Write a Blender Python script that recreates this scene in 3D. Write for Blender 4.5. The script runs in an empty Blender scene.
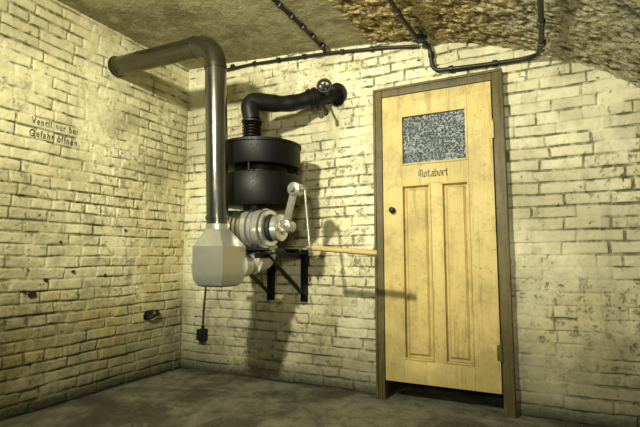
import bpy, bmesh, math, random
import numpy as np
from mathutils import Vector, Matrix
random.seed(4)
S=bpy.context.scene
V=Vector
# ------------------------------------------------------------ materials
def newmat(name):
    m=bpy.data.materials.new(name); m.use_nodes=True
    nt=m.node_tree; nt.nodes.clear()
    return m,nt
class N:
    def __init__(s,nt): s.nt=nt
    def n(s,t,**kw):
        nd=s.nt.nodes.new(t)
        for k,v in kw.items():
            if k.startswith('i_'):
                key=k[2:].replace('_',' ')
                s.set(nd.inputs[key],v)
            else: setattr(nd,k,v)
        return nd
    def set(s,inp,v):
        if isinstance(v,bpy.types.NodeSocket): s.nt.links.new(v,inp)
        else:
            if hasattr(inp,'default_value'):
                try: inp.default_value=v
                except Exception: inp.default_value=(*v,1) if len(v)==3 else v
    def math(s,op,a,b=0.0,c=None,clamp=False):
        nd=s.nt.nodes.new('ShaderNodeMath'); nd.operation=op; nd.use_clamp=clamp
        s.set(nd.inputs[0],a); s.set(nd.inputs[1],b)
        if c is not None: s.set(nd.inputs[2],c)
        return nd.outputs[0]
    def mix(s,f,a,b,mode='MIX'):
        nd=s.nt.nodes.new('ShaderNodeMix'); nd.data_type='RGBA'; nd.blend_type=mode
        s.set(nd.inputs[0],f)
        for i,v in ((6,a),(7,b)):
            if isinstance(v,tuple) and len(v)==3: v=(*v,1)
            s.set(nd.inputs[i],v)
        return nd.outputs[2]
    def noise(s,vec,scale,detail=4,rough=.55,dist=0):
        nd=s.nt.nodes.new('ShaderNodeTexNoise')
        if vec is not None: s.set(nd.inputs['Vector'],vec)
        nd.inputs['Scale'].default_value=scale; nd.inputs['Detail'].default_value=detail
        nd.inputs['Roughness'].default_value=rough; nd.inputs['Distortion'].default_value=dist
        return nd.outputs['Fac']
    def ramp(s,f,lo,hi,a=0.,b=1.):
        nd=s.nt.nodes.new('ShaderNodeMapRange'); nd.clamp=True
        nd.interpolation_type='SMOOTHSTEP'
        for i,v in enumerate((f,lo,hi,a,b)): s.set(nd.inputs[i],v)
        return nd.outputs[0]
    def attr(s,name):
        nd=s.nt.nodes.new('ShaderNodeAttribute'); nd.attribute_name=name; return nd.outputs['Fac']
    def out(s,col,rough=.8,metal=0.,bump=None,bdist=.01,bstr=1.,spec=.5):
        b=s.nt.nodes.new('ShaderNodeBsdfPrincipled')
        if isinstance(col,tuple) and len(col)==3: col=(*col,1)
        s.set(b.inputs['Base Color'],col); s.set(b.inputs['Roughness'],rough); s.set(b.inputs['Metallic'],metal)
        b.inputs['Specular IOR Level'].default_value=spec
        if bump is not None:
            bn=s.nt.nodes.new('ShaderNodeBump'); bn.inputs['Distance'].default_value=bdist; bn.inputs['Strength'].default_value=bstr
            s.set(bn.inputs['Height'],bump); s.nt.links.new(bn.outputs[0],b.inputs['Normal'])
        o=s.nt.nodes.new('ShaderNodeOutputMaterial'); s.nt.links.new(b.outputs[0],o.inputs[0])

def pos(n):
    g=n.n('ShaderNodeNewGeometry'); sp=n.n('ShaderNodeSeparateXYZ',i_Vector=g.outputs['Position'])
    return g.outputs['Position'],sp.outputs[0],sp.outputs[1],sp.outputs[2]

def wall_mat(name,left=False):
    m,nt=newmat(name); n=N(nt); P,x,y,z=pos(n)
    off=n.n('ShaderNodeCombineXYZ',i_X=31.,i_Y=7.,i_Z=3.)
    P2=n.n('ShaderNodeVectorMath',operation='ADD'); n.set(P2.inputs[0],P); n.set(P2.inputs[1],off.outputs[0]); P2=P2.outputs[0]
    joint=n.attr('joint'); rnd=n.attr('rnd')
    big=n.noise(P2,1.2,6,.65); mid=n.noise(P,6,6,.7); fine=n.noise(P,38,5,.75); vf=n.noise(P2,140,3,.6)
    pit=n.math('MULTIPLY',n.ramp(n.noise(P2,24,5,.8),.60,.65),n.ramp(n.noise(P,2.6,3),.46,.62))
    bright=(.80,.74,.46) if left else (.80,.76,.52)
    ding=(.50,.455,.25) if left else (.50,.465,.30)
    c=n.mix(n.ramp(big,.39,.66),bright,ding)
    c=n.mix(n.ramp(mid,.50,.70,0,.5),c,(.36,.335,.19))
    c=n.mix(n.math('MULTIPLY',rnd,.24),c,(.30,.28,.15))
    st=n.ramp(n.noise(P2,1.9,5,.6,.5),.46,.66,0,.75)
    if left: st=n.math('MULTIPLY',st,n.ramp(z,.5,1.6,1.,.25))
    else: st=n.math('MULTIPLY',st,.28)
    c=n.mix(st,c,(.58,.455,.14))
    jm=n.math('MULTIPLY',n.ramp(joint,.11,.58),n.ramp(n.noise(P2,12,5,.78),.38,.58,.22,1.))
    c=n.mix(n.math('MULTIPLY',jm,.84),c,(.08,.072,.037))
    c=n.mix(n.ramp(fine,.57,.72,0,.42),c,(.20,.185,.10))
    c=n.mix(n.math('MULTIPLY',pit,.9),c,(.035,.03,.016))
    chip=n.math('MULTIPLY',n.ramp(n.noise(P,15,6,.8),.565,.595),n.ramp(n.noise(P2,1.8,4),.47,.59))
    c=n.mix(n.math('MULTIPLY',chip,.6),c,(.18,.16,.095))
    mp=n.n('ShaderNodeMapping'); n.set(mp.inputs['Vector'],P); mp.inputs['Scale'].default_value=(5,5,.7)
    c=n.mix(n.ramp(n.noise(mp.outputs[0],1.2,5,.7),.54,.73,0,.45),c,(.20,.185,.105))
    c=n.mix(n.ramp(n.noise(P2,2.6,3,.5,.8),.52,.66,0,.32),c,(.28,.255,.14))
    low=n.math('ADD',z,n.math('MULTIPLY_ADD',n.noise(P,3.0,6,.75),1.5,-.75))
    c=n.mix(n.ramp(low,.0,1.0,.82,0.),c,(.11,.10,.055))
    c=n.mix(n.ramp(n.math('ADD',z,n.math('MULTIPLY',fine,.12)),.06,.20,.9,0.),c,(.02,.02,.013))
    h=n.math('MULTIPLY_ADD',mid,.4,n.math('MULTIPLY',fine,.5))
    h=n.math('MULTIPLY_ADD',vf,.16,h); h=n.math('MULTIPLY_ADD',pit,-.9,h); h=n.math('MULTIPLY_ADD',jm,-.55,h); h=n.math('MULTIPLY_ADD',chip,-.3,h)
    n.out(c,.78,0,h,.013,1.,.3)
    return m

def ceil_mat():
    m,nt=newmat('ceiling_plaster'); n=N(nt); P,x,y,z=pos(n)
    big=n.noise(P,1.4,6,.7,.6); mid=n.noise(P,7,6,.75); fine=n.noise(P,40,6,.85)
    hh=n.attr('relief')
    sm=n.mix(n.ramp(big,.40,.60),(.47,.43,.245),(.25,.22,.12))
    sm=n.mix(n.ramp(mid,.46,.62,0,.75),sm,(.52,.485,.30))
    sm=n.mix(n.ramp(n.noise(P,3.2,6,.8,1.),.54,.64,0,.6),sm,(.17,.15,.08))
    sm=n.mix(n.ramp(fine,.52,.68,0,.6),sm,(.11,.10,.052))
    ro=n.mix(n.ramp(hh,.22,.54),(.13,.092,.036),(.72,.57,.26))
    ro=n.mix(n.ramp(fine,.52,.62,0,.6),ro,(.82,.71,.41))
    ro=n.mix(n.ramp(n.noise(P,32,3,.7),.55,.59,0,.8),ro,(.075,.052,.02))
    gr=n.mix(n.ramp(hh,.22,.54),(.20,.18,.105),(.74,.69,.45))
    gr=n.mix(n.ramp(n.noise(P,32,3,.7),.55,.60,0,.75),gr,(.17,.15,.085))
    xx=n.math('MULTIPLY_ADD',big,1.2,x)
    ro=n.mix(n.ramp(xx,3.0,3.5),ro,gr)
    edge=n.ramp(n.math('MULTIPLY_ADD',mid,.12,x),1.73,1.80)
    c=n.mix(edge,sm,ro)
    vo=n.n('ShaderNodeTexVoronoi',i_Vector=P,i_Scale=44.,i_Randomness=1.)
    h=n.math('ADD',n.math('MULTIPLY',mid,1.0),n.math('MULTIPLY',fine,1.5))
    h=n.math('MULTIPLY_ADD',vo.outputs['Distance'],-1.1,h)
    h=n.math('MULTIPLY',h,n.ramp(x,1.66,1.76,.35,1.))
    n.out(c,.85,0,h,.018,1.,.25)
    return m

def floor_mat():
    m,nt=newmat('dusty_concrete'); n=N(nt); P,x,y,z=pos(n)
    big=n.noise(P,1.6,6,.7,.4); mid=n.noise(P,9,6,.75); fine=n.noise(P,55,5,.85)
    c=n.mix(n.ramp(big,.42,.60),(.058,.055,.033),(.165,.156,.10))
    c=n.mix(n.ramp(mid,.45,.66,0,.65),c,(.036,.035,.022))
    c=n.mix(n.ramp(n.noise(P,3.4,6,.8),.54,.64,0,.6),c,(.22,.21,.135))
    c=n.mix(n.ramp(fine,.56,.66,0,.65),c,(.28,.265,.17))
    h=n.math('ADD',mid,n.math('MULTIPLY',fine,.55))
    n.out(c,n.ramp(big,.3,.7,.5,.85),0,h,.016,1.,.3)
    return m

def paint_mat(name,col,rough=.45,metal=0.,var=.35,scale=14,rust=None,bump=.002,spec=.5,rlo=.56,rv=1.):
    m,nt=newmat(name); n=N(nt); P,x,y,z=pos(n)
    a=n.noise(P,scale,5,.65); b=n.noise(P,scale*6,3,.6)
    dk=tuple(v*(1-var) for v in col); lt=tuple(min(1,v*(1+var)) for v in col)
    c=n.mix(n.ramp(a,.35,.65),dk,lt)
    if rust: c=n.mix(n.ramp(n.noise(P,scale*1.7,6,.75),rlo,rlo+.12,0,.8),c,rust)
    h=n.math('ADD',a,n.math('MULTIPLY',b,.4))
    n.out(c,n.ramp(b,.3,.7,max(.05,rough-.08*rv),min(1,rough+.1*rv)),metal,h if bump>0 else None,bump,1.,spec)
    return m

def wood_mat(name,col,dark,grain=(30,30,2.2),dirt=1.,g=.7,scuff=None):
    m,nt=newmat(name); n=N(nt); P,x,y,z=pos(n)
    mp=n.n('ShaderNodeMapping'); n.set(mp.inputs['Vector'],P); mp.inputs['Scale'].default_value=grain
    g1=n.noise(mp.outputs[0],1.,6,.65,.6); g2=n.noise(mp.outputs[0],4.,3,.6)
    big=n.noise(P,2.4,6,.7); md=n.noise(P,9,6,.75)
    c=n.mix(n.ramp(g1,.35,.72,0,g),col,dark)
    c=n.mix(n.ramp(g2,.58,.78,0,.35),c,tuple(v*.5 for v in dark))
    if dirt:
        c=n.mix(n.ramp(big,.45,.67,0,.45*dirt),c,tuple(v*.54 for v in dark))
        c=n.mix(n.ramp(md,.50,.68,0,.4*dirt),c,tuple(v*.46 for v in dark))
        mp2=n.n('ShaderNodeMapping'); n.set(mp2.inputs['Vector'],P); mp2.inputs['Scale'].default_value=(14,14,.8)
        c=n.mix(n.ramp(n.noise(mp2.outputs[0],1.5,5,.75),.54,.68,0,.5*dirt),c,tuple(v*.42 for v in dark))
        low=n.math('ADD',z,n.math('MULTIPLY_ADD',n.noise(P,4,6,.75),1.3,-.65))
        c=n.mix(n.ramp(low,.05,.80,.6*dirt,0.),c,tuple(v*.38 for v in dark))
        c=n.mix(n.ramp(n.noise(P,42,4,.8),.60,.68,0,.65*dirt),c,tuple(v*.27 for v in dark))
    if scuff: c=n.mix(n.ramp(n.noise(mp.outputs[0],2.2,6,.8),.56,.66,0,.6),c,scuff)
    n.out(c,.5,0,n.math('ADD',g1,n.math('ADD',g2,md)),.003,1.,.35)
    return m

def glass_mat():
    m,nt=newmat('patterned_glass'); n=N(nt); P,x,y,z=pos(n)
    vo=n.n('ShaderNodeTexVoronoi',i_Vector=P,i_Scale=85.,i_Randomness=1.)
    a=n.noise(P,85,4,.85); b=n.noise(P,9,3,.6)
    f=n.math('MULTIPLY_ADD',a,.9,n.math('MULTIPLY',vo.outputs['Distance'],.4))
    c=n.mix(n.ramp(f,.60,.78),(.010,.015,.018),(.30,.35,.36))
    c=n.mix(n.ramp(b,.4,.7,0,.55),c,(.03,.040,.045))
    n.out(c,.25,0,f,.006,1.,.6)
    return m

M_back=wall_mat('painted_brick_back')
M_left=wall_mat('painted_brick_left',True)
M_ceil=ceil_mat(); M_floor=floor_mat()
M_void=paint_mat('dark_recess',(.012,.010,.007),.9)
M_dim=paint_mat('dim_plaster',(.10,.095,.06),.9,0,.4,3)
M_duct=paint_mat('polished_steel',(.165,.17,.15),.20,.94,.10,4,bump=.0,rv=.2)
M_duct2=paint_mat('dark_sheen_steel',(.105,.098,.070),.24,.90,.12,8,bump=.0,rv=.3)
M_hop=paint_mat('galvanised_sheet',(.46,.46,.40),.30,.72,.08,3,bump=.0,rv=.3)
M_elb=paint_mat('cream_painted_metal',(.44,.42,.32),.45,.1,.10,9)
M_blk=paint_mat('black_enamel',(.0022,.0025,.0022),.50,0,.4,16,bump=.0002,spec=.24)
M_pipe=paint_mat('black_cast_iron',(.0045,.005,.0045),.42,0,.3,20,bump=.001,spec=.35)
M_iron=paint_mat('black_iron',(.0045,.0045,.004),.5,0,.4,20,spec=.35)
M_alu=paint_mat('polished_aluminium',(.74,.73,.66),.26,.78,.02,6,bump=.0,rv=.1)
M_alud=paint_mat('dark_metal_core',(.030,.030,.025),.5,.5,.1,12,bump=.0)
M_cast=paint_mat('light_grey_casting',(.42,.42,.36),.28,.75,.06,6,bump=.0,rv=.3)
M_cond=paint_mat('black_conduit',(.005,.005,.004),.5)
M_door=wood_mat('ochre_painted_wood',(.61,.485,.19),(.51,.385,.125),g=.45)
M_doorp=wood_mat('ochre_panel_wood',(.58,.455,.17),(.47,.345,.11),g=.5)
M_frame=wood_mat('olivebrown_wood',(.135,.108,.04),(.075,.058,.021),scuff=(.20,.165,.07))
M_rod=wood_mat('turned_wood',(.46,.35,.14),(.29,.195,.072),(3,60,60),0)
M_glass=glass_mat()
M_ink=paint_mat('black_lettering',(.025,.021,.013),.8,0,.3)
M_faint=paint_mat('stencil_lettering',(.06,.055,.032),.9,0,.5,60,rust=(.38,.35,.21),rlo=.56)
M_brass=paint_mat('worn_brass_hub',(.10,.08,.045),.4,.8,.3,30)

# ------------------------------------------------------------ geometry
class B:
    def __init__(s): s.bm=bmesh.new()
    def ring(s,c,ax,r,seg,ref):
        a=ref; b=ax.cross(a)
        return [s.bm.verts.new(c+a*(r*math.cos(t))+b*(r*math.sin(t))) for t in [2*math.pi*i/seg for i in range(seg)]]
    def lathe(s,o,ax,prof,seg=40,cap=True):
        o=V(o); ax=V(ax).normalized(); ref=ax.orthogonal().normalized()
        rs=[s.ring(o+ax*h,ax,max(r,1e-4),seg,ref) for h,r in prof]
        for a,b in zip(rs,rs[1:]):
            for i in range(seg):
                j=(i+1)%seg; s.bm.faces.new((a[i],a[j],b[j],b[i]))
        if cap:
            s.bm.faces.new(rs[0][::-1]); s.bm.faces.new(rs[-1])
        return s
    def cyl(s,p0,p1,r0,r1=None,seg=24):
        p0=V(p0);p1=V(p1); return s.lathe(p0,p1-p0,[(0,r0),((p1-p0).length,r0 if r1 is None else r1)],seg)
    def tube(s,pts,r,seg=20,cap=True):
        pts=[V(p) for p in pts]; k=len(pts)
        rr=r if isinstance(r,(list,tuple)) else [r]*k
        T=[]
        for i in range(k):
            a=pts[max(i-1,0)];b=pts[min(i+1,k-1)]; T.append((b-a).normalized())
        ref=T[0].orthogonal().normalized(); rs=[]
        for i in range(k):
            if i: 
                q=T[i-1].rotation_difference(T[i]); ref=(q@ref); ref=(ref-T[i]*ref.dot(T[i])).normalized()
            rs.append(s.ring(pts[i],T[i],rr[i],seg,ref))
        for a,b in zip(rs,rs[1:]):
            for i in range(seg):
                j=(i+1)%seg; s.bm.faces.new((a[i],a[j],b[j],b[i]))
        if cap: s.bm.faces.new(rs[0][::-1]); s.bm.faces.new(rs[-1])
        return s
    def box(s,lo,hi,bev=0.0):
        lo=V(lo);hi=V(hi); c=(lo+hi)/2; d=hi-lo
        g=bmesh.ops.create_cube(s.bm,size=1.,matrix=Matrix.Translation(c)@Matrix.Diagonal((*d,1)))
        if bev>0:
            es=list({e for v in g['verts'] for e in v.link_edges})
            bmesh.ops.bevel(s.bm,geom=es,offset=bev,segments=2,affect='EDGES',profile=.6)
        return s
    def bar(s,p0,p1,w,t,up=(0,0,1)):
        p0=V(p0);p1=V(p1); d=(p1-p0); L=d.length; d.normalize(); up=V(up); side=d.cross(up).normalized(); up2=side.cross(d)
        m=Matrix((( *d,0),(*side,0),(*up2,0),(0,0,0,1))).transposed(); m.translation=(p0+p1)/2
        bmesh.ops.create_cube(s.bm,size=1.,matrix=m@Matrix.Diagonal((L,w,t,1)))
        return s
    def torus(s,c,ax,R,r,seg=40,seg2=12):
        c=V(c);ax=V(ax).normalized();a=ax.orthogonal().normalized();b=ax.cross(a); rs=[]
        for i in range(seg):
            t=2*math.pi*i/seg; d=a*math.cos(t)+b*math.sin(t)
            rs.append([s.bm.verts.new(c+d*(R+r*math.cos(p))+ax*(r*math.sin(p))) for p in [2*math.pi*j/seg2 for j in range(seg2)]])
        for i in range(seg):
            A=rs[i];Bq=rs[(i+1)%seg]
            for j in range(seg2):
                k=(j+1)%seg2; s.bm.faces.new((A[j],A[k],Bq[k],Bq[j]))
        return s
    def poly(s,vs): s.bm.faces.new([s.bm.verts.new(v) for v in vs]); return s
    def done(s,name,mat,parent=None,smooth=True,kind=None,label=None,cat=None,recalc=True,ang=35):
        if recalc: bmesh.ops.recalc_face_normals(s.bm,faces=s.bm.faces)
        me=bpy.data.meshes.new(name); s.bm.to_mesh(me); s.bm.free()
        if smooth:
            me.polygons.foreach_set('use_smooth',[True]*len(me.polygons)); me.set_sharp_from_angle(angle=math.radians(ang))
        me.materials.append(mat)
        return link(name,me,parent,kind,label,cat)
def link(name,me,parent=None,kind=None,label=None,cat=None):
    ob=bpy.data.objects.new(name,me); S.collection.objects.link(ob)
    if parent: 
        ob.parent=parent; ob.matrix_parent_inverse=parent.matrix_world.inverted()
    if kind: ob['kind']=kind
    if label: ob['label']=label
    if cat: ob['category']=cat
    return ob
def empty(name,loc,label=None,cat=None,kind=None):
    ob=bpy.data.objects.new(name,None); ob.location=loc; ob.empty_display_size=.1; S.collection.objects.link(ob)
    if label: ob['label']=label
    if cat: ob['category']=cat
    if kind: ob['kind']=kind
    bpy.context.view_layer.update()
    return ob
def smooth_path(pts,rad,n=6):
    pts=[V(p) for p in pts]; out=[pts[0]]
    for a,b,c in zip(pts,pts[1:],pts[2:]):
        d1=(a-b);d2=(c-b); q=min(rad,d1.length*.48,d2.length*.48); p1=b+d1.normalized()*q;p2=b+d2.normalized()*q
        for i in range(n+1):
            t=i/n; out.append(p1*(1-t)**2+b*2*t*(1-t)+p2*t*t)
    out.append(pts[-1]); return out

# ---- numpy noise
def vnoise(u,v,seed):
    rg=np.random.RandomState(seed); T=rg.rand(256,256)
    iu=np.floor(u).astype(int);iv=np.floor(v).astype(int); fu=u-iu;fv=v-iv
    fu=fu*fu*(3-2*fu);fv=fv*fv*(3-2*fv)
    g=lambda a,b:T[a&255,b&255]
    return (g(iu,iv)*(1-fu)+g(iu+1,iv)*fu)*(1-fv)+(g(iu,iv+1)*(1-fu)+g(iu+1,iv+1)*fu)*fv
def fbm(u,v,s,seed,o=4,r=.5):
    t=0;a=1;n=0
    for i in range(o):
        t=t+a*vnoise(u*s+17.3*i+100,v*s+5.1*i+100,seed+i); n+=a; a*=r; s*=2.03
    return t/n
def sst(x,a,b):
    t=np.clip((x-a)/(b-a),0,1); return t*t*(3-2*t)
def brick_field(u,z,seed,rh=.0705,patch_lo=.36,patch_hi=.58,pmin=.2):
    rg=np.random.RandomState(seed)
    u=u+20; z=z+2
    z2=z+.026*(fbm(u,z,.9,seed+1)-.5)+.013*(fbm(u,z,5,seed+2)-.5)
    u2=u+.026*(fbm(u,z,6,seed+3)-.5)
    row=np.floor(z2/rh).astype(int); fz=z2/rh-row
    roff=rg.rand(200)*.25; rw=np.where(rg.rand(200)<.68,.232,.122)
    w=rw[row%200]; uu=(u2+roff[row%200])/w; col=np.floor(uu).astype(int); fu=uu-col
    T=rg.rand(256,256); rnd=T[(row*7)%256,(col*13)%256]; J=rg.rand(256,256); JJ=rg.rand(256,256)
    du=np.minimum(fu,1-fu)*w; dz=np.minimum(fz,1-fz)*rh
    wid=.005+.009*fbm(u,z,4,seed+5)
    rr=np.where(fz>.5,row+1,row); cc=np.where(fu>.5,col+1,col)
    sh=.32+.68*J[(rr*3)%256,(col*5)%256]; sv=.10+.78*JJ[(row*3)%256,(cc*5)%256]
    br=sst(fbm(u,z,7,seed+7),.28,.58)
    jh=(1-sst(dz,wid*.2,wid))*sh; jv=(1-sst(du,wid*.2,wid))*sv
    j=np.maximum(jh,jv)*(.28+.72*br)
    patch=pmin+(1-pmin)*(1-sst(fbm(u,z,1.1,seed+9),patch_lo+.12,patch_hi+.1))
    j=j*patch
    bul=np.minimum(1,dz/.012)*np.minimum(1,du/.012)
    tilt=(fz-.5)*(T[(row*11)%256,(col*3)%256]-.5)
    h=(rnd-.5)*.011*patch+bul*.002*patch+tilt*.013*patch-j*.011
    h=h+.016*(fbm(u,z,1.6,seed+11)-.5)+.006*(fbm(u,z,9,seed+12)-.5)+.006*(fbm(u,z,30,seed+13,3)-.5)
    return h,j,rnd*patch
def grid_mesh(name,us,vs,posf,mat,keep=None,attrs={},kind='structure'):
    nu,nv=len(us),len(vs); co=posf.reshape(-1,3)
    idx=np.arange(nu*nv).reshape(nu,nv)
    q=np.stack([idx[:-1,:-1],idx[1:,:-1],idx[1:,1:],idx[:-1,1:]],-1).reshape(-1,4)
    if keep is not None: q=q[keep.reshape(-1)]
    me=bpy.data.meshes.new(name); me.vertices.add(len(co)); me.vertices.foreach_set('co',co.astype(np.float32).ravel())
    me.loops.add(len(q)*4); me.loops.foreach_set('vertex_index',q.astype(np.int32).ravel())
    me.polygons.add(len(q)); me.polygons.foreach_set('loop_start',np.arange(0,len(q)*4,4,dtype=np.int32))
    me.polygons.foreach_set('use_smooth',[True]*len(q)); me.update(calc_edges=True)
    for k,a in attrs.items():
        at=me.attributes.new(k,'FLOAT','POINT'); at.data.foreach_set('value',a.astype(np.float32).ravel())
    me.validate(); me.materials.append(mat)
    return link(name,me,kind=kind)

# ------------------------------------------------------------ room
PR=[(0,2.59),(.4,2.565),(.76,2.535),(1.15,2.51),(1.51,2.475),(1.69,2.455),(1.86,2.43),(2.14,2.375),(2.36,2.32),(2.58,2.25),(2.75,2.185),(2.91,2.11),(3.11,2.0),(3.30,1.86),(3.5,1.68),(3.7,1.45),(3.87,1.18),(4.0,.88),(4.06,.5),(4.08,0)]
YF=-4.8
PX=np.array([p[0] for p in PR]);PZ=np.array([p[1] for p in PR])
def cz(x): return float(np.interp(x,PX,PZ))
DX0,DX1,DZ=1.80,2.54,2.03
st=.0058
def lin(a,b): return list(np.linspace(a,b,max(2,int(round((b-a)/st))+1)))
us=np.array(lin(-.02,DX0)[:-1]+lin(DX0,DX1)[:-1]+lin(DX1,4.08)); vs=np.array(lin(-.02,DZ)[:-1]+lin(DZ,2.62))
U,Z=np.meshgrid(us,vs,indexing='ij')
h,j,rn=brick_field(U,Z,11,.0715,.40,.60,.38)
fade=sst(U,.0,.03)
Pq=np.stack([U,-h*fade,Z],-1)
uc=(us[:-1]+us[1:])/2; vc=(vs[:-1]+vs[1:])/2; UC,VC=np.meshgrid(uc,vc,indexing='ij')
keep=~((UC>DX0)&(UC<DX1)&(VC<DZ)) & (VC<np.interp(UC,PX,PZ)+.03)
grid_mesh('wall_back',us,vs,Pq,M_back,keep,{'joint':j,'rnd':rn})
us=np.array(lin(-3.6,.02)); vs=np.array(lin(-.02,2.62)); U,Z=np.meshgrid(us,vs,indexing='ij')
h,j,rn=brick_field(U,Z,37,.0715,.46,.68,.38)
cav=1-sst(np.sqrt(((U+.35)/.060)**2+((Z-.47)/.038)**2)+.5*(fbm(U,Z,25,5)-.5),.7,1.05)
HL=h*1.1*sst(-U,.0,.03)-.07*cav; lus,lvs=us,vs
Pq=np.stack([HL,U,Z],-1)
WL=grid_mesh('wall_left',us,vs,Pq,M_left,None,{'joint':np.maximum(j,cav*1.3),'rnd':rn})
def lwall(y,z):
    i=int(np.searchsorted(lus,y));k=int(np.searchsorted(lvs,z)); return float(HL[max(i-2,0):i+3,max(k-2,0):k+3].max())
b=B(); b.poly([(0,-3.6,0),(0,YF,0),(0,YF,2.59),(0,-3.6,2.59)]); b.done('wall_left_end',M_dim,kind='structure',smooth=False)
b=B()
b.poly([(DX0,0,0),(DX0,.45,0),(DX0,.45,DZ),(DX0,0,DZ)]);b.poly([(DX1,0,0),(DX1,.45,0),(DX1,.45,DZ),(DX1,0,DZ)])
b.poly([(DX0,.45,0),(DX1,.45,0),(DX1,.45,DZ),(DX0,.45,DZ)]);b.poly([(DX0,0,DZ),(DX1,0,DZ),(DX1,.45,DZ),(DX0,.45,DZ)])
b.done('wall_recess',M_void,kind='structure',smooth=False)
B().poly([(0,YF,0)]+[(x,YF,z) for x,z in PR]).done('wall_front',M_dim,kind='structure',smooth=False)
B().poly([(0,YF,0),(4.08,YF,0),(4.08,.45,0),(0,.45,0)]).done('floor',M_floor,kind='structure',smooth=False)
seg=np.sqrt(np.diff(PX)**2+np.diff(PZ)**2); L=np.concatenate([[0],np.cumsum(seg)])
ss=np.linspace(0,L[-1],560); ys=np.concatenate([np.linspace(YF,-1.6,40)[:-1],np.linspace(-1.6,.02,290)])
cx_=np.interp(ss,L,PX); cz_=np.interp(ss,L,PZ); tx=np.gradient(cx_,ss);tz=np.gradient(cz_,ss)
k=np.ones(9)/9; tx=np.convolve(np.pad(tx,4,'edge'),k,'valid');tz=np.convolve(np.pad(tz,4,'edge'),k,'valid')
SS,YY=np.meshgrid(ss,ys,indexing='ij')
rel=fbm(SS,YY,14,71,3,.5); rel2=fbm(SS,YY,38,81,3,.6); rr_=rel*.4+rel2*.6
rr_=(rr_-rr_.min())/(rr_.max()-rr_.min())
amt=.003+.027*sst(np.repeat(cx_[:,None],len(ys),1)+.05*(fbm(SS,YY,6,91)-.5),1.67,1.74)
dd=(rr_-.60)*amt
Pq=np.stack([cx_[:,None]+tz[:,None]*dd, YY, cz_[:,None]-tx[:,None]*dd],-1)
grid_mesh('ceiling',ss,ys,Pq,M_ceil,None,{'relief':rr_})

# wall damage
def ragged(name,yc,zc,w,h,seed,mat=M_void):
    rr=random.Random(seed); b=B(); k=14; o=[];i_=[]
    for i in range(k):
        t=2*math.pi*i/k; q=.7+.6*rr.random()
        o.append(V((.012,yc+w*q*math.cos(t),zc+h*q*math.sin(t)))); i_.append(V((-.006,yc+w*q*1.1*math.cos(t),zc+h*q*1.1*math.sin(t))))
    vo=[b.bm.verts.new(v) for v in o]; vi=[b.bm.verts.new(v) for v in i_]
    b.bm.faces.new(vo)
    for i in range(k): b.bm.faces.new((vo[i],vo[(i+1)%k],vi[(i+1)%k],vi[i]))
    return b.done(name,mat,WL,smooth=False)
B().tube(smooth_path([(-.06,-.37,.46),(.03,-.385,.455),(.045,-.31,.485),(.01,-.29,.50)],.03),.014).done('conduit_stub',M_iron,WL)
for i,(y,z,w) in enumerate([(-1.20,.78,.012),(-1.28,.70,.02),(-1.02,.83,.010),(-.78,.80,.008),(-1.12,1.02,.007),(-.62,1.12,.007),(-1.33,.72,.009)]):
    ragged('plug_hole',y,z,w,w*.9,10+i)

# painted writing, following the wall surface
def text_obj(txt,size,name,mat,parent,mw,xs=1.0,off=0.):
    cu=bpy.data.curves.new(name,'FONT'); cu.body=txt; cu.size=size; cu.space_character=1.25; cu.offset=off
    to=bpy.data.objects.new('tmp',cu); S.collection.objects.link(to)
    dg=bpy.context.evaluated_depsgraph_get(); me=bpy.data.meshes.new_from_object(to.evaluated_get(dg))
    bpy.data.objects.remove(to); me.transform(Matrix.Diagonal((xs,1,1,1))); me.transform(mw)
    for v in me.vertices: v.co.x=lwall(v.co.y,v.co.z)+.003
    me.materials.clear(); me.materials.append(mat)
    return link(name,me,parent)
RL=Matrix(((0,0,1,0),(1,0,0,0),(0,1,0,0),(0,0,0,1)))
text_obj('Ventil nur bei',.062,'painted_writing',M_faint,WL,Matrix.Translation((0,-1.35,1.738))@RL,.69,.0005)
text_obj('Gefahr öffnen',.062,'painted_writing',M_faint,WL,Matrix.Translation((0,-1.355,1.662))@RL,.71,.0005)

# ------------------------------------------------------------ door
door=empty('door_1',(2.17,0,0),kind='structure')
door['label']='ochre painted wooden toilet door with patterned glass pane in olive-brown frame'
FX0,FX1,FT=1.748,2.592,2.085
fy=-.058
b=B()
b.box((FX0,fy,0),(1.808,.06,FT),.006); b.box((2.528,fy,0),(FX1,.06,FT),.006); b.box((1.8085,fy,2.022),(2.5275,.06,FT),.006)
b.box((FX0,fy-.010,0),(FX0+.016,fy+.02,FT),.004); b.box((FX1-.016,fy-.010,0),(FX1,fy+.02,FT),.004); b.box((FX0+.0165,fy-.010,FT-.016),(FX1-.0165,fy+.02,FT),.004)
b.done('frame',M_frame,door)
L0,L1,Z0,Z1=1.814,2.522,.125,2.016
ly0,ly1=-.062,-.022
gx0,gx1,gz0,gz1=1.94,2.375,1.53,1.875
p1=(1.94,2.135);p2=(2.20,2.375);pz0,pz1=.27,1.40
b=B()
bb=.003
b.box((L0,ly0,Z0),(gx0,ly1,Z1),bb); b.box((gx1,ly0,Z0),(L1,ly1,Z1),bb)
b.box((gx0,ly0,gz1),(gx1,ly1,Z1),bb); b.box((gx0,ly0,pz1),(gx1,ly1,gz0),bb); b.box((gx0,ly0,Z0),(gx1,ly1,pz0),bb)
b.box((p1[1],ly0,pz0),(p2[0],ly1,pz1),bb)
leaf=b.done('leaf',M_door,door)
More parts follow.
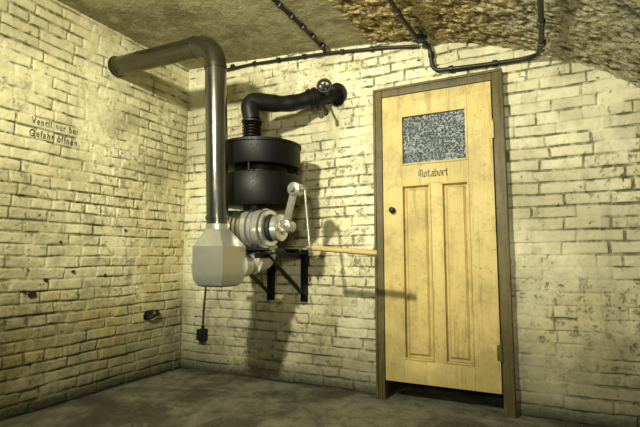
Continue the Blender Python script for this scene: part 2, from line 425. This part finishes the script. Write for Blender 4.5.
for a,c in (p1,p2):
    b=B(); b.box((a-.01,-.036,pz0-.01),(c+.01,-.028,pz1+.01))
    x0,x1,z0,z1=a+.04,c-.04,pz0+.04,pz1-.04
    g=bmesh.ops.create_cube(b.bm,size=1.,matrix=Matrix.Translation(((x0+x1)/2,-.043,(z0+z1)/2))@Matrix.Diagonal((x1-x0,.016,z1-z0,1)))
    for v in g['verts']:
        if v.co.y>-.043: v.co.x+= .016*(1 if v.co.x>(x0+x1)/2 else -1); v.co.z+=.016*(1 if v.co.z>(z0+z1)/2 else -1)
    w=.012
    b.box((a,-.068,pz0),(a+w,-.035,pz1),.004);b.box((c-w,-.068,pz0),(c,-.035,pz1),.004)
    b.box((a+w,-.068,pz0),(c-w,-.035,pz0+w),.004);b.box((a+w,-.068,pz1-w),(c-w,-.035,pz1),.004)
    b.done('panel',M_doorp,leaf)
b=B(); b.box((gx0-.005,-.046,gz0-.005),(gx1+.005,-.040,gz1+.005)); b.done('glass_pane',M_glass,leaf)
b=B(); w=.014
b.box((gx0,-.066,gz0),(gx0+w,-.046,gz1),.004);b.box((gx1-w,-.066,gz0),(gx1,-.046,gz1),.004);b.box((gx0+w,-.066,gz0),(gx1-w,-.046,gz0+w),.004);b.box((gx0+w,-.066,gz1-w),(gx1-w,-.046,gz1),.004)
b.done('glazing_bead',M_door,leaf)
b=B(); b.lathe((1.88,ly0,1.235),(0,-1,0),[(0,.019),(.004,.019),(.006,.008),(.02,.008),(.022,.016),(.03,.02),(.038,.014),(.04,.001)],20); b.done('knob',M_iron,leaf)
for z in (1.70,.36):
    b=B(); b.box((2.503,-.0655,z-.045),(2.518,-.058,z+.045),.002); b.cyl((2.525,-.066,z-.05),(2.525,-.066,z+.05),.008); b.cyl((2.525,-.066,z+.05),(2.525,-.066,z+.065),.005); b.done('hinge',M_door if z>1 else M_frame,leaf)
# blackletter strokes: broad nib, lozenge heads and feet
GL={'N':([(.02,1.15,.02,.30),(.02,1.15,.22,1.45),(.22,1.45,.34,1.30),(.34,1.30,.34,.14),(.34,.14,.20,0),(.34,1.30,.60,1.48),(.60,1.48,.76,1.32),(.76,1.32,.76,.14),(.76,.14,.90,0),(.02,.30,-.08,.16)],1.16),
'o':([(0,.16,0,.84),(0,.84,.26,1),(.26,1,.48,.84),(.48,.84,.48,.16),(.48,.16,.24,0),(.24,0,0,.16)],.82),
't':([(.15,1.30,.15,.15),(.15,.15,.30,0),(.30,0,.46,.12),(-.06,.97,.40,.97)],.66),
'a':([(.0,.82,.18,1),(.18,1,.46,.88),(.46,.88,.46,.10),(.46,.10,.62,-.02),(.46,.56,.2,.56),(.2,.56,0,.42),(0,.42,0,.14),(0,.14,.2,0),(.2,0,.46,.16)],.84),
'b':([(0,1.50,0,.14),(0,.14,.24,0),(.24,0,.48,.18),(.48,.18,.48,.84),(.48,.84,.26,1),(.26,1,0,.82),(0,1.50,.18,1.60)],.82),
'r':([(0,.90,0,.14),(-.04,.14,.14,0),(0,.8,.20,1),(.20,1,.42,.84),(-.12,.86,0,.98)],.60)}
b=B(); cx=0; scx,sc=.0305,.034; k=0
for ch in 'Notabort':
    stt,wd=GL[ch]
    for (x0,y0,x1,y1) in stt:
        nx,ny=.085,.085; k+=1; yy=ly0-.0012-k*.00002
        pts=[(x0-nx,y0-ny),(x0+nx,y0+ny),(x1+nx,y1+ny),(x1-nx,y1-ny)]
        b.poly([(2.060+(cx+px)*scx,yy,1.443+py*sc) for px,py in pts])
    cx+=wd
b.done('painted_lettering',M_ink,leaf,smooth=False,recalc=False)

# ------------------------------------------------------------ ventilation duct
duct=empty('ventilation_duct',(0,-.78,2.32),'glossy dark grey steel air duct with elbow running from brick wall','duct')
R=.067
path=smooth_path([(0.0,-.765,2.32),(.955,-.795,2.285),(1.01,-.80,1.09)],.17,5)
B().tube([path[0],path[1]],R,44).done('pipe',M_duct2,duct)
b=B().tube(path[1:-1],R+.0015,44)
eb=b.done('elbow',M_duct2,duct)
B().tube([path[-2],path[-1]],R,44).done('pipe',M_duct,duct)
b=B(); b.lathe((.012,-.765,2.32),(1,-.03,-.04),[(0,.076),(.010,.076),(.012,.070),(.04,.070)],36); b.done('wall_flange',M_duct2,duct)
for c,ax,mt in ((path[1],path[0]-path[1],M_duct2),(path[-2],path[-1]-path[-2],M_duct2),(V((1.006,-.8,1.16)),V((.045,0,-1)),M_duct)):
    ax=ax.normalized(); B().lathe(c-ax*.012,ax,[(0,R),(.001,R+.005),(.023,R+.005),(.024,R)],44).done('seam_ring',mt,duct)
b=B(); hx0,hx1,hy0,hy1=.938,1.158,-.935,-.715; sg=32
def sq(t,z):
    a=math.cos(t);d=math.sin(t);q=1/max(abs(a),abs(d))
    return V(((hx0+hx1)/2+a*q*(hx1-hx0)/2,(hy0+hy1)/2+d*q*(hy1-hy0)/2,z))
rings=[]
def ringof(f): rings.append([b.bm.verts.new(f(2*math.pi*i/sg)) for i in range(sg)])
def shr(t,z,f):
    p=sq(t,z); m=V(((hx0+hx1)/2,(hy0+hy1)/2,z)); return m+(p-m)*f
ringof(lambda t:V((1.01+.071*math.cos(t),-.8+.071*math.sin(t),1.12)))
ringof(lambda t:V((1.01+.071*math.cos(t),-.8+.071*math.sin(t),1.088)))
ringof(lambda t:sq(t,.985)); ringof(lambda t:sq(t,.830)); ringof(lambda t:shr(t,.790,.95)); ringof(lambda t:shr(t,.760,.82)); ringof(lambda t:shr(t,.748,.62))
for A,Bq in zip(rings,rings[1:]):
    for i in range(sg):
        jj=(i+1)%sg; b.bm.faces.new((A[i],A[jj],Bq[jj],Bq[i]))
b.bm.faces.new(rings[0]);b.bm.faces.new(rings[-1])
b.done('hopper',M_hop,duct,ang=24)
b=B(); b.lathe((1.09,-.714,.87),(0,1,0),[(0,.085),(.02,.085),(.022,.07),(.09,.07)],28); b.done('outlet_collar',M_hop,duct)

# ------------------------------------------------------------ ventilator
vent=empty('air_ventilator',(1.1,0,.95),'black and silver hand-cranked bunker air ventilator on iron wall brackets','ventilator')
DC=V((1.062,-.42,0)); DR=.268
b=B()
b.lathe((DC.x,DC.y,1.262),(0,0,1),[(0,.10),(0,DR-.02),(.004,DR-.004),(.012,DR),(.196,DR),(.202,DR-.004),(.204,DR-.05)],72)
b.lathe((DC.x,DC.y,1.463),(0,0,1),[(0,DR-.09),(.060,DR-.09)],72)
b.lathe((DC.x,DC.y,1.518),(0,0,1),[(0,DR-.05),(.002,DR-.002),(.008,DR+.002),(.140,DR+.002),(.144,DR+.009),(.160,DR+.009),(.164,DR-.004),(.172,DR-.04),(.184,DR-.08),(.198,.13),(.206,.08)],72)
drum=b.done('filter_drum',M_blk,vent)
b=B()
for t in (.35,1.9,3.5,5.0):
    a=t; p=V((DC.x+math.cos(a)*(DR-.015),DC.y+math.sin(a)*(DR-.015),0)); b.cyl(p+V((0,0,1.462)),p+V((0,0,1.522)),.007,seg=10)
b.done('clamp_bolt',M_iron,drum)['kind']='stuff'
NX,NY=1.01,-.46
b=B(); pr=[(0,.080),(.012,.080),(.014,.05)]
h=.02
while h<.12: pr+=[(h,.045),(h+.009,.066),(h+.018,.045)]; h+=.021
pr+=[(h,.05),(h+.004,.072),(h+.016,.072),(h+.018,.055)]
b.lathe((NX,NY,1.715),(0,0,1),pr,32); b.done('bellows',M_iron,vent)
pts0=[(NX,NY,1.86),(NX-.035,NY,2.005),(1.17,-.28,2.005),(1.28,-.19,2.045),(1.38,-.11,2.095),(1.445,0,2.12)]
pp=smooth_path(pts0,.085,8); n_=len(pp)
rad=[.058+.006*max(0,1-abs(i-6)/6)+.002*math.sin(i*.8+1) for i in range(n_)]
b=B().tube(pp,rad,32); pipe=b.done('intake_pipe',M_pipe,vent)
b=B(); b.lathe((1.445,-.0,2.12),(-.3,-1,-.1),[(0,.088),(.016,.088),(.018,.072),(.03,.066)],36)
for i in range(8):
    t=i*math.pi/4; b.cyl((1.44+.077*math.cos(t),-.01,2.12+.077*math.sin(t)),(1.436+.077*math.cos(t),-.030,2.12+.077*math.sin(t)),.008,seg=6)
b.done('flange',M_iron,pipe)
dv=V((.12,.10,.06)).normalized(); c0=V((1.305,-.175,2.05))
b=B(); b.lathe(c0,dv,[(0,.078),(.018,.078),(.020,.064),(.040,.064),(.042,.078),(.060,.078)],32); b.done('flange',M_iron,pipe)
b=B(); s0=V((1.41,-.10,2.10)); s1=V((1.462,-.25,2.10)); b.cyl(s0,s0+(s1-s0)*.6,.033,.028); b.cyl(s0,s1,.010); b.lathe(s0+(s1-s0)*.5,(s1-s0),[(0,.040),(.02,.040)],6); b.done('valve_spindle',M_iron,pipe)
b=B(); ax=(s1-s0).normalized(); b.torus(s1,ax,.044,.011,36,10)
o=ax.orthogonal().normalized(); q=ax.cross(o)
for i in range(5):
    t=2*math.pi*i/5; d=o*math.cos(t)+q*math.sin(t); b.bar(s1,s1+d*.042,.013,.008,ax)
wheel=b.done('hand_wheel',M_pipe,pipe)
b=B(); b.lathe(s1-ax*.012,ax,[(0,.015),(.02,.015),(.026,.01),(.03,.001)],16); b.done('wheel_hub',M_brass,wheel)
b=B(); b.tube(smooth_path([(1.40,-.15,2.05),(1.42,-.19,2.0),(1.45,-.20,1.94)],.03),.008,10); b.lathe((1.45,-.20,1.955),(0.1,0,-1),[(0,.008),(.01,.014),(.04,.014),(.05,.006)],12); b.done('lever',M_iron,pipe)

# fan: dark core with bright machined rings
fy_,fz=-.50,1.110
b=B()
b.lathe((.87,fy_,fz),(1,0,0),[(0,.06),(0,.106),(.325,.106),(.335,.08)],56)
fan=b.done('fan_housing',M_alud,vent)
def band(x,w,r,e=.002):
    B().lathe((x,fy_,fz),(1,0,0),[(0,.085),(0,r-e),(e,r),(w-e,r),(w,r-e),(w,.085)],72).done('housing_band',M_alu,fan)
for x,w,r in ((.87,.055,.128),(.935,.026,.123),(.971,.026,.123),(1.007,.026,.123),(1.043,.034,.131),(1.087,.028,.123),(1.125,.044,.130),(1.179,.022,.118)): band(x,w,r)
b=B(); b.lathe((1.20,fy_,fz),(1,0,0),[(0,.082),(.028,.082),(.030,.06),(.045,.06)],32); b.done('shaft_coupling',M_alud,fan)
b=B()
b.lathe((1.236,fy_,fz),(1,0,0),[(0,.05),(.002,.080),(.005,.086),(.045,.086),(.050,.078),(.052,.050),(.072,.045),(.076,.02)],48)
b.done('gear_casing',M_alu,fan)
b=B(); b.lathe((DC.x-.02,DC.y-.04,1.19),(0,0,1),[(0,.09),(.02,.09),(.022,.075),(.07,.075),(.085,.12)],32); b.done('outlet_neck',M_iron,vent)
b=B(); b.lathe((.84,-.28,1.09),(1,0,0),[(0,.09),(0,.105),(.008,.115),(.30,.115),(.308,.105),(.31,.05)],48); b.done('blower_housing',M_blk,vent)
b=B(); b.tube(smooth_path([(1.09,-.60,.88),(1.12,-.52,.88),(1.14,-.46,.90),(1.14,-.42,1.0)],.06),.055,24); b.lathe((1.11,-.565,.88),(.1,1,0),[(0,.068),(.018,.068)],24); b.done('inlet_elbow',M_elb,vent)

A0=V((1.335,-.50,1.115)); A1=V((1.40,-.50,1.345))
b=B(); d=(A1-A0).normalized(); n_=V((d.z,0,-d.x))
b.bar(A0+V((0,-.045,0)),A1+V((0,-.045,0)),.026,.038,(n_.x,n_.y,n_.z))
b.lathe(A0+V((0,.02,0)),(0,-1,0),[(0,.040),(.085,.040),(.088,.034),(.089,.016),(.10,.016)],32)
b.lathe(A1+V((0,.01,0)),(0,-1,0),[(0,.042),(.075,.042),(.078,.036),(.079,.018),(.10,.016)],32)
crank=b.done('gear_arm',M_cast,vent)
b=B(); b.cyl((1.26,-.5,1.115),(1.335,-.5,1.115),.022); b.cyl(A1+V((0,-.03,0)),A1+V((.068,-.03,0)),.014)
b.lathe(A1+V((.045,-.03,0)),(1,0,0),[(0,.02),(.02,.02)],20)
b.tube([A1+V((.062,-.03,.01)),(1.498,-.53,.985)],.008,16)
b.lathe((1.487,-.53,.98),(1,0,-.06),[(0,.018),(.03,.018)],16)
cb=b.done('crank_bar',M_cast,crank)
b=B(); b.lathe((1.515,-.53,.978),(1,0,-.085),[(0,.012),(.01,.018),(.05,.017),(.2,.0165),(.36,.017),(.41,.018),(.42,.012)],20)
b.done('wooden_grip',M_rod,cb)

for x in (.90,1.19):
    b=B()
    b.box((x-.02,-.018,.60),(x+.02,0.01,.98),.002); b.box((x-.02,-.05,.60),(x-.014,-.002,.98))
    b.box((x-.02,-.64,.945),(x+.02,-.01,.955)); b.box((x-.02,-.64,.915),(x-.014,-.01,.95))
    b.bar((x,-.01,.635),(x,-.52,.935),.035,.010,(0,.5,.86)); 
    b.cyl((x+.006,-.005,.65),(x+.006,-.028,.65),.010,seg=6); b.cyl((x+.006,-.005,.88),(x+.006,-.028,.88),.010,seg=6)
    b.done('wall_bracket',M_iron,vent)
b=B()
for y in (-.60,-.42,-.22): b.box((.84,y-.018,.955),(1.26,y+.018,.965)); b.box((.84,y-.018,.955),(1.26,y-.012,.980))
b.box((1.0,-.56,.965),(1.13,-.44,.995),.004)
b.done('support_rail',M_iron,vent)

# ------------------------------------------------------------ switch box and cord
b=B(); b.box((.215,-.065,.255),(.285,.005,.345),.008); b.box((.225,-.075,.27),(.275,-.06,.33),.004); b.cyl((.25,-.03,.34),(.25,-.03,.37),.012); b.cyl((.25,-.03,.255),(.25,-.03,.235),.012)
box=b.done('socket_box',M_iron,label='small black surface-mounted electrical socket box on brick wall',cat='electrical socket')
b=B(); b.tube(smooth_path([(.25,-.03,.36),(.25,-.025,.50),(.262,-.02,.66),(.262,-.02,.80),(.40,-.025,.95)],.05),.006,10)
b.done('cord',M_cond,box)

# ------------------------------------------------------------ conduits
def conduit(name,pts,label,r=.011,rad=.05,clips=()):
    b=B().tube(smooth_path(pts,rad,8),r,14); o=b.done(name,M_cond,label=label,cat='cable conduit')
    for c,ax in clips:
        b=B(); c=V(c); a=V(ax).normalized(); b.lathe(c-a*.016,a,[(0,r+.002),(.003,r+.007),(.029,r+.007),(.032,r+.002)],14)
        b.done('clip',M_cond,o)
    return o
conduit('cable_conduit',[(.36,-.025,2.42),(.38,-.025,2.50),(.70,-.025,cz(.7)-.045),(1.04,-.025,cz(1.04)-.045),(1.40,-.025,cz(1.4)-.04),(1.8,-.025,cz(1.8)-.04),(2.07,-.025,cz(2.07)-.035)],'long black cable conduit clipped to wall just under ceiling',.012,.04,
  [((x,-.025,cz(x)-.043),(1,0,-.06)) for x in (.5,.72,.95,1.18,1.5,1.73)])
conduit('cable_conduit',[(1.40,-2.2,cz(1.4)-.02),(1.38,-.4,cz(1.38)-.02),(1.365,-.06,cz(1.365)-.025),(1.37,-.05,2.448)],'black cable conduit clipped across smooth plaster ceiling',.012,.03,
  [((1.385,y,cz(1.385)-.02),(0,1,0)) for y in (-.12,-.27,-.42,-.57,-.72,-.87)])
c3=conduit('cable_conduit',[(2.045,-2.2,cz(2.045)-.034),(2.07,-.45,cz(2.07)-.034),(2.09,-.16,cz(2.09)-.036),(2.15,-.05,cz(2.15)-.042),(2.16,-.03,2.16),(2.45,-.03,2.14),(2.70,-.03,2.13),(2.80,-.07,cz(2.8)-.038),(2.82,-.35,cz(2.82)-.036),(2.82,-2.2,cz(2.82)-.036)],
  'black cable conduit dipping from vaulted ceiling onto wall above door',.014,.06,
  [((2.066,-.5,cz(2.066)-.034),(0,1,0)),((2.155,-.035,2.27),(0,0,1)),((2.28,-.03,2.152),(1,0,0)),((2.55,-.03,2.136),(1,0,0)),((2.82,-.24,cz(2.82)-.036),(0,1,0)),((2.82,-.5,cz(2.82)-.036),(0,1,0))])
b=B(); b.lathe((2.105,-.13,cz(2.1)-.012),(0,0,-1),[(0,.035),(.033,.035),(.040,.03)],24); b.cyl((2.06,-.13,cz(2.1)-.03),(2.15,-.13,cz(2.1)-.03),.015)
b.done('junction_box',M_cond,c3)

# ------------------------------------------------------------ lights
def spot(loc,tgt,rad,en,col,size=115,blend=.9):
    l=bpy.data.lights.new('lamp_and_fill','SPOT'); l.shadow_soft_size=rad; l.energy=en; l.color=col; l.spot_size=math.radians(size); l.spot_blend=blend
    o=bpy.data.objects.new('lamp_and_fill_light',l); o.location=loc; o.rotation_euler=(V(tgt)-V(loc)).to_track_quat('-Z','Y').to_euler(); S.collection.objects.link(o)
spot((1.5,-2.85,2.30),(1.25,0,1.58),.06,480,(1,.975,.75),124,1.)
spot((2.9,-3.7,1.3),(2.6,0,1.75),.14,185,(1,.975,.79),108,1.)  # added fill light behind the camera, brightens the right side and ceiling
w=bpy.data.worlds.new('w'); S.world=w; w.use_nodes=True; w.node_tree.nodes['Background'].inputs[0].default_value=(.8,.85,.6,1); w.node_tree.nodes['Background'].inputs[1].default_value=.02
S.view_settings.view_transform='Standard'; S.view_settings.look='None'

# ------------------------------------------------------------ camera
cam=bpy.data.cameras.new('camera'); co=bpy.data.objects.new('camera',cam); S.collection.objects.link(co); S.camera=co
cam.sensor_width=36; cam.lens=459.43/640*36; cam.clip_start=.05
co.location=(2.8108,-3.0128,.9104)
co.rotation_euler=(math.pi/2+.0987,0,.4637)
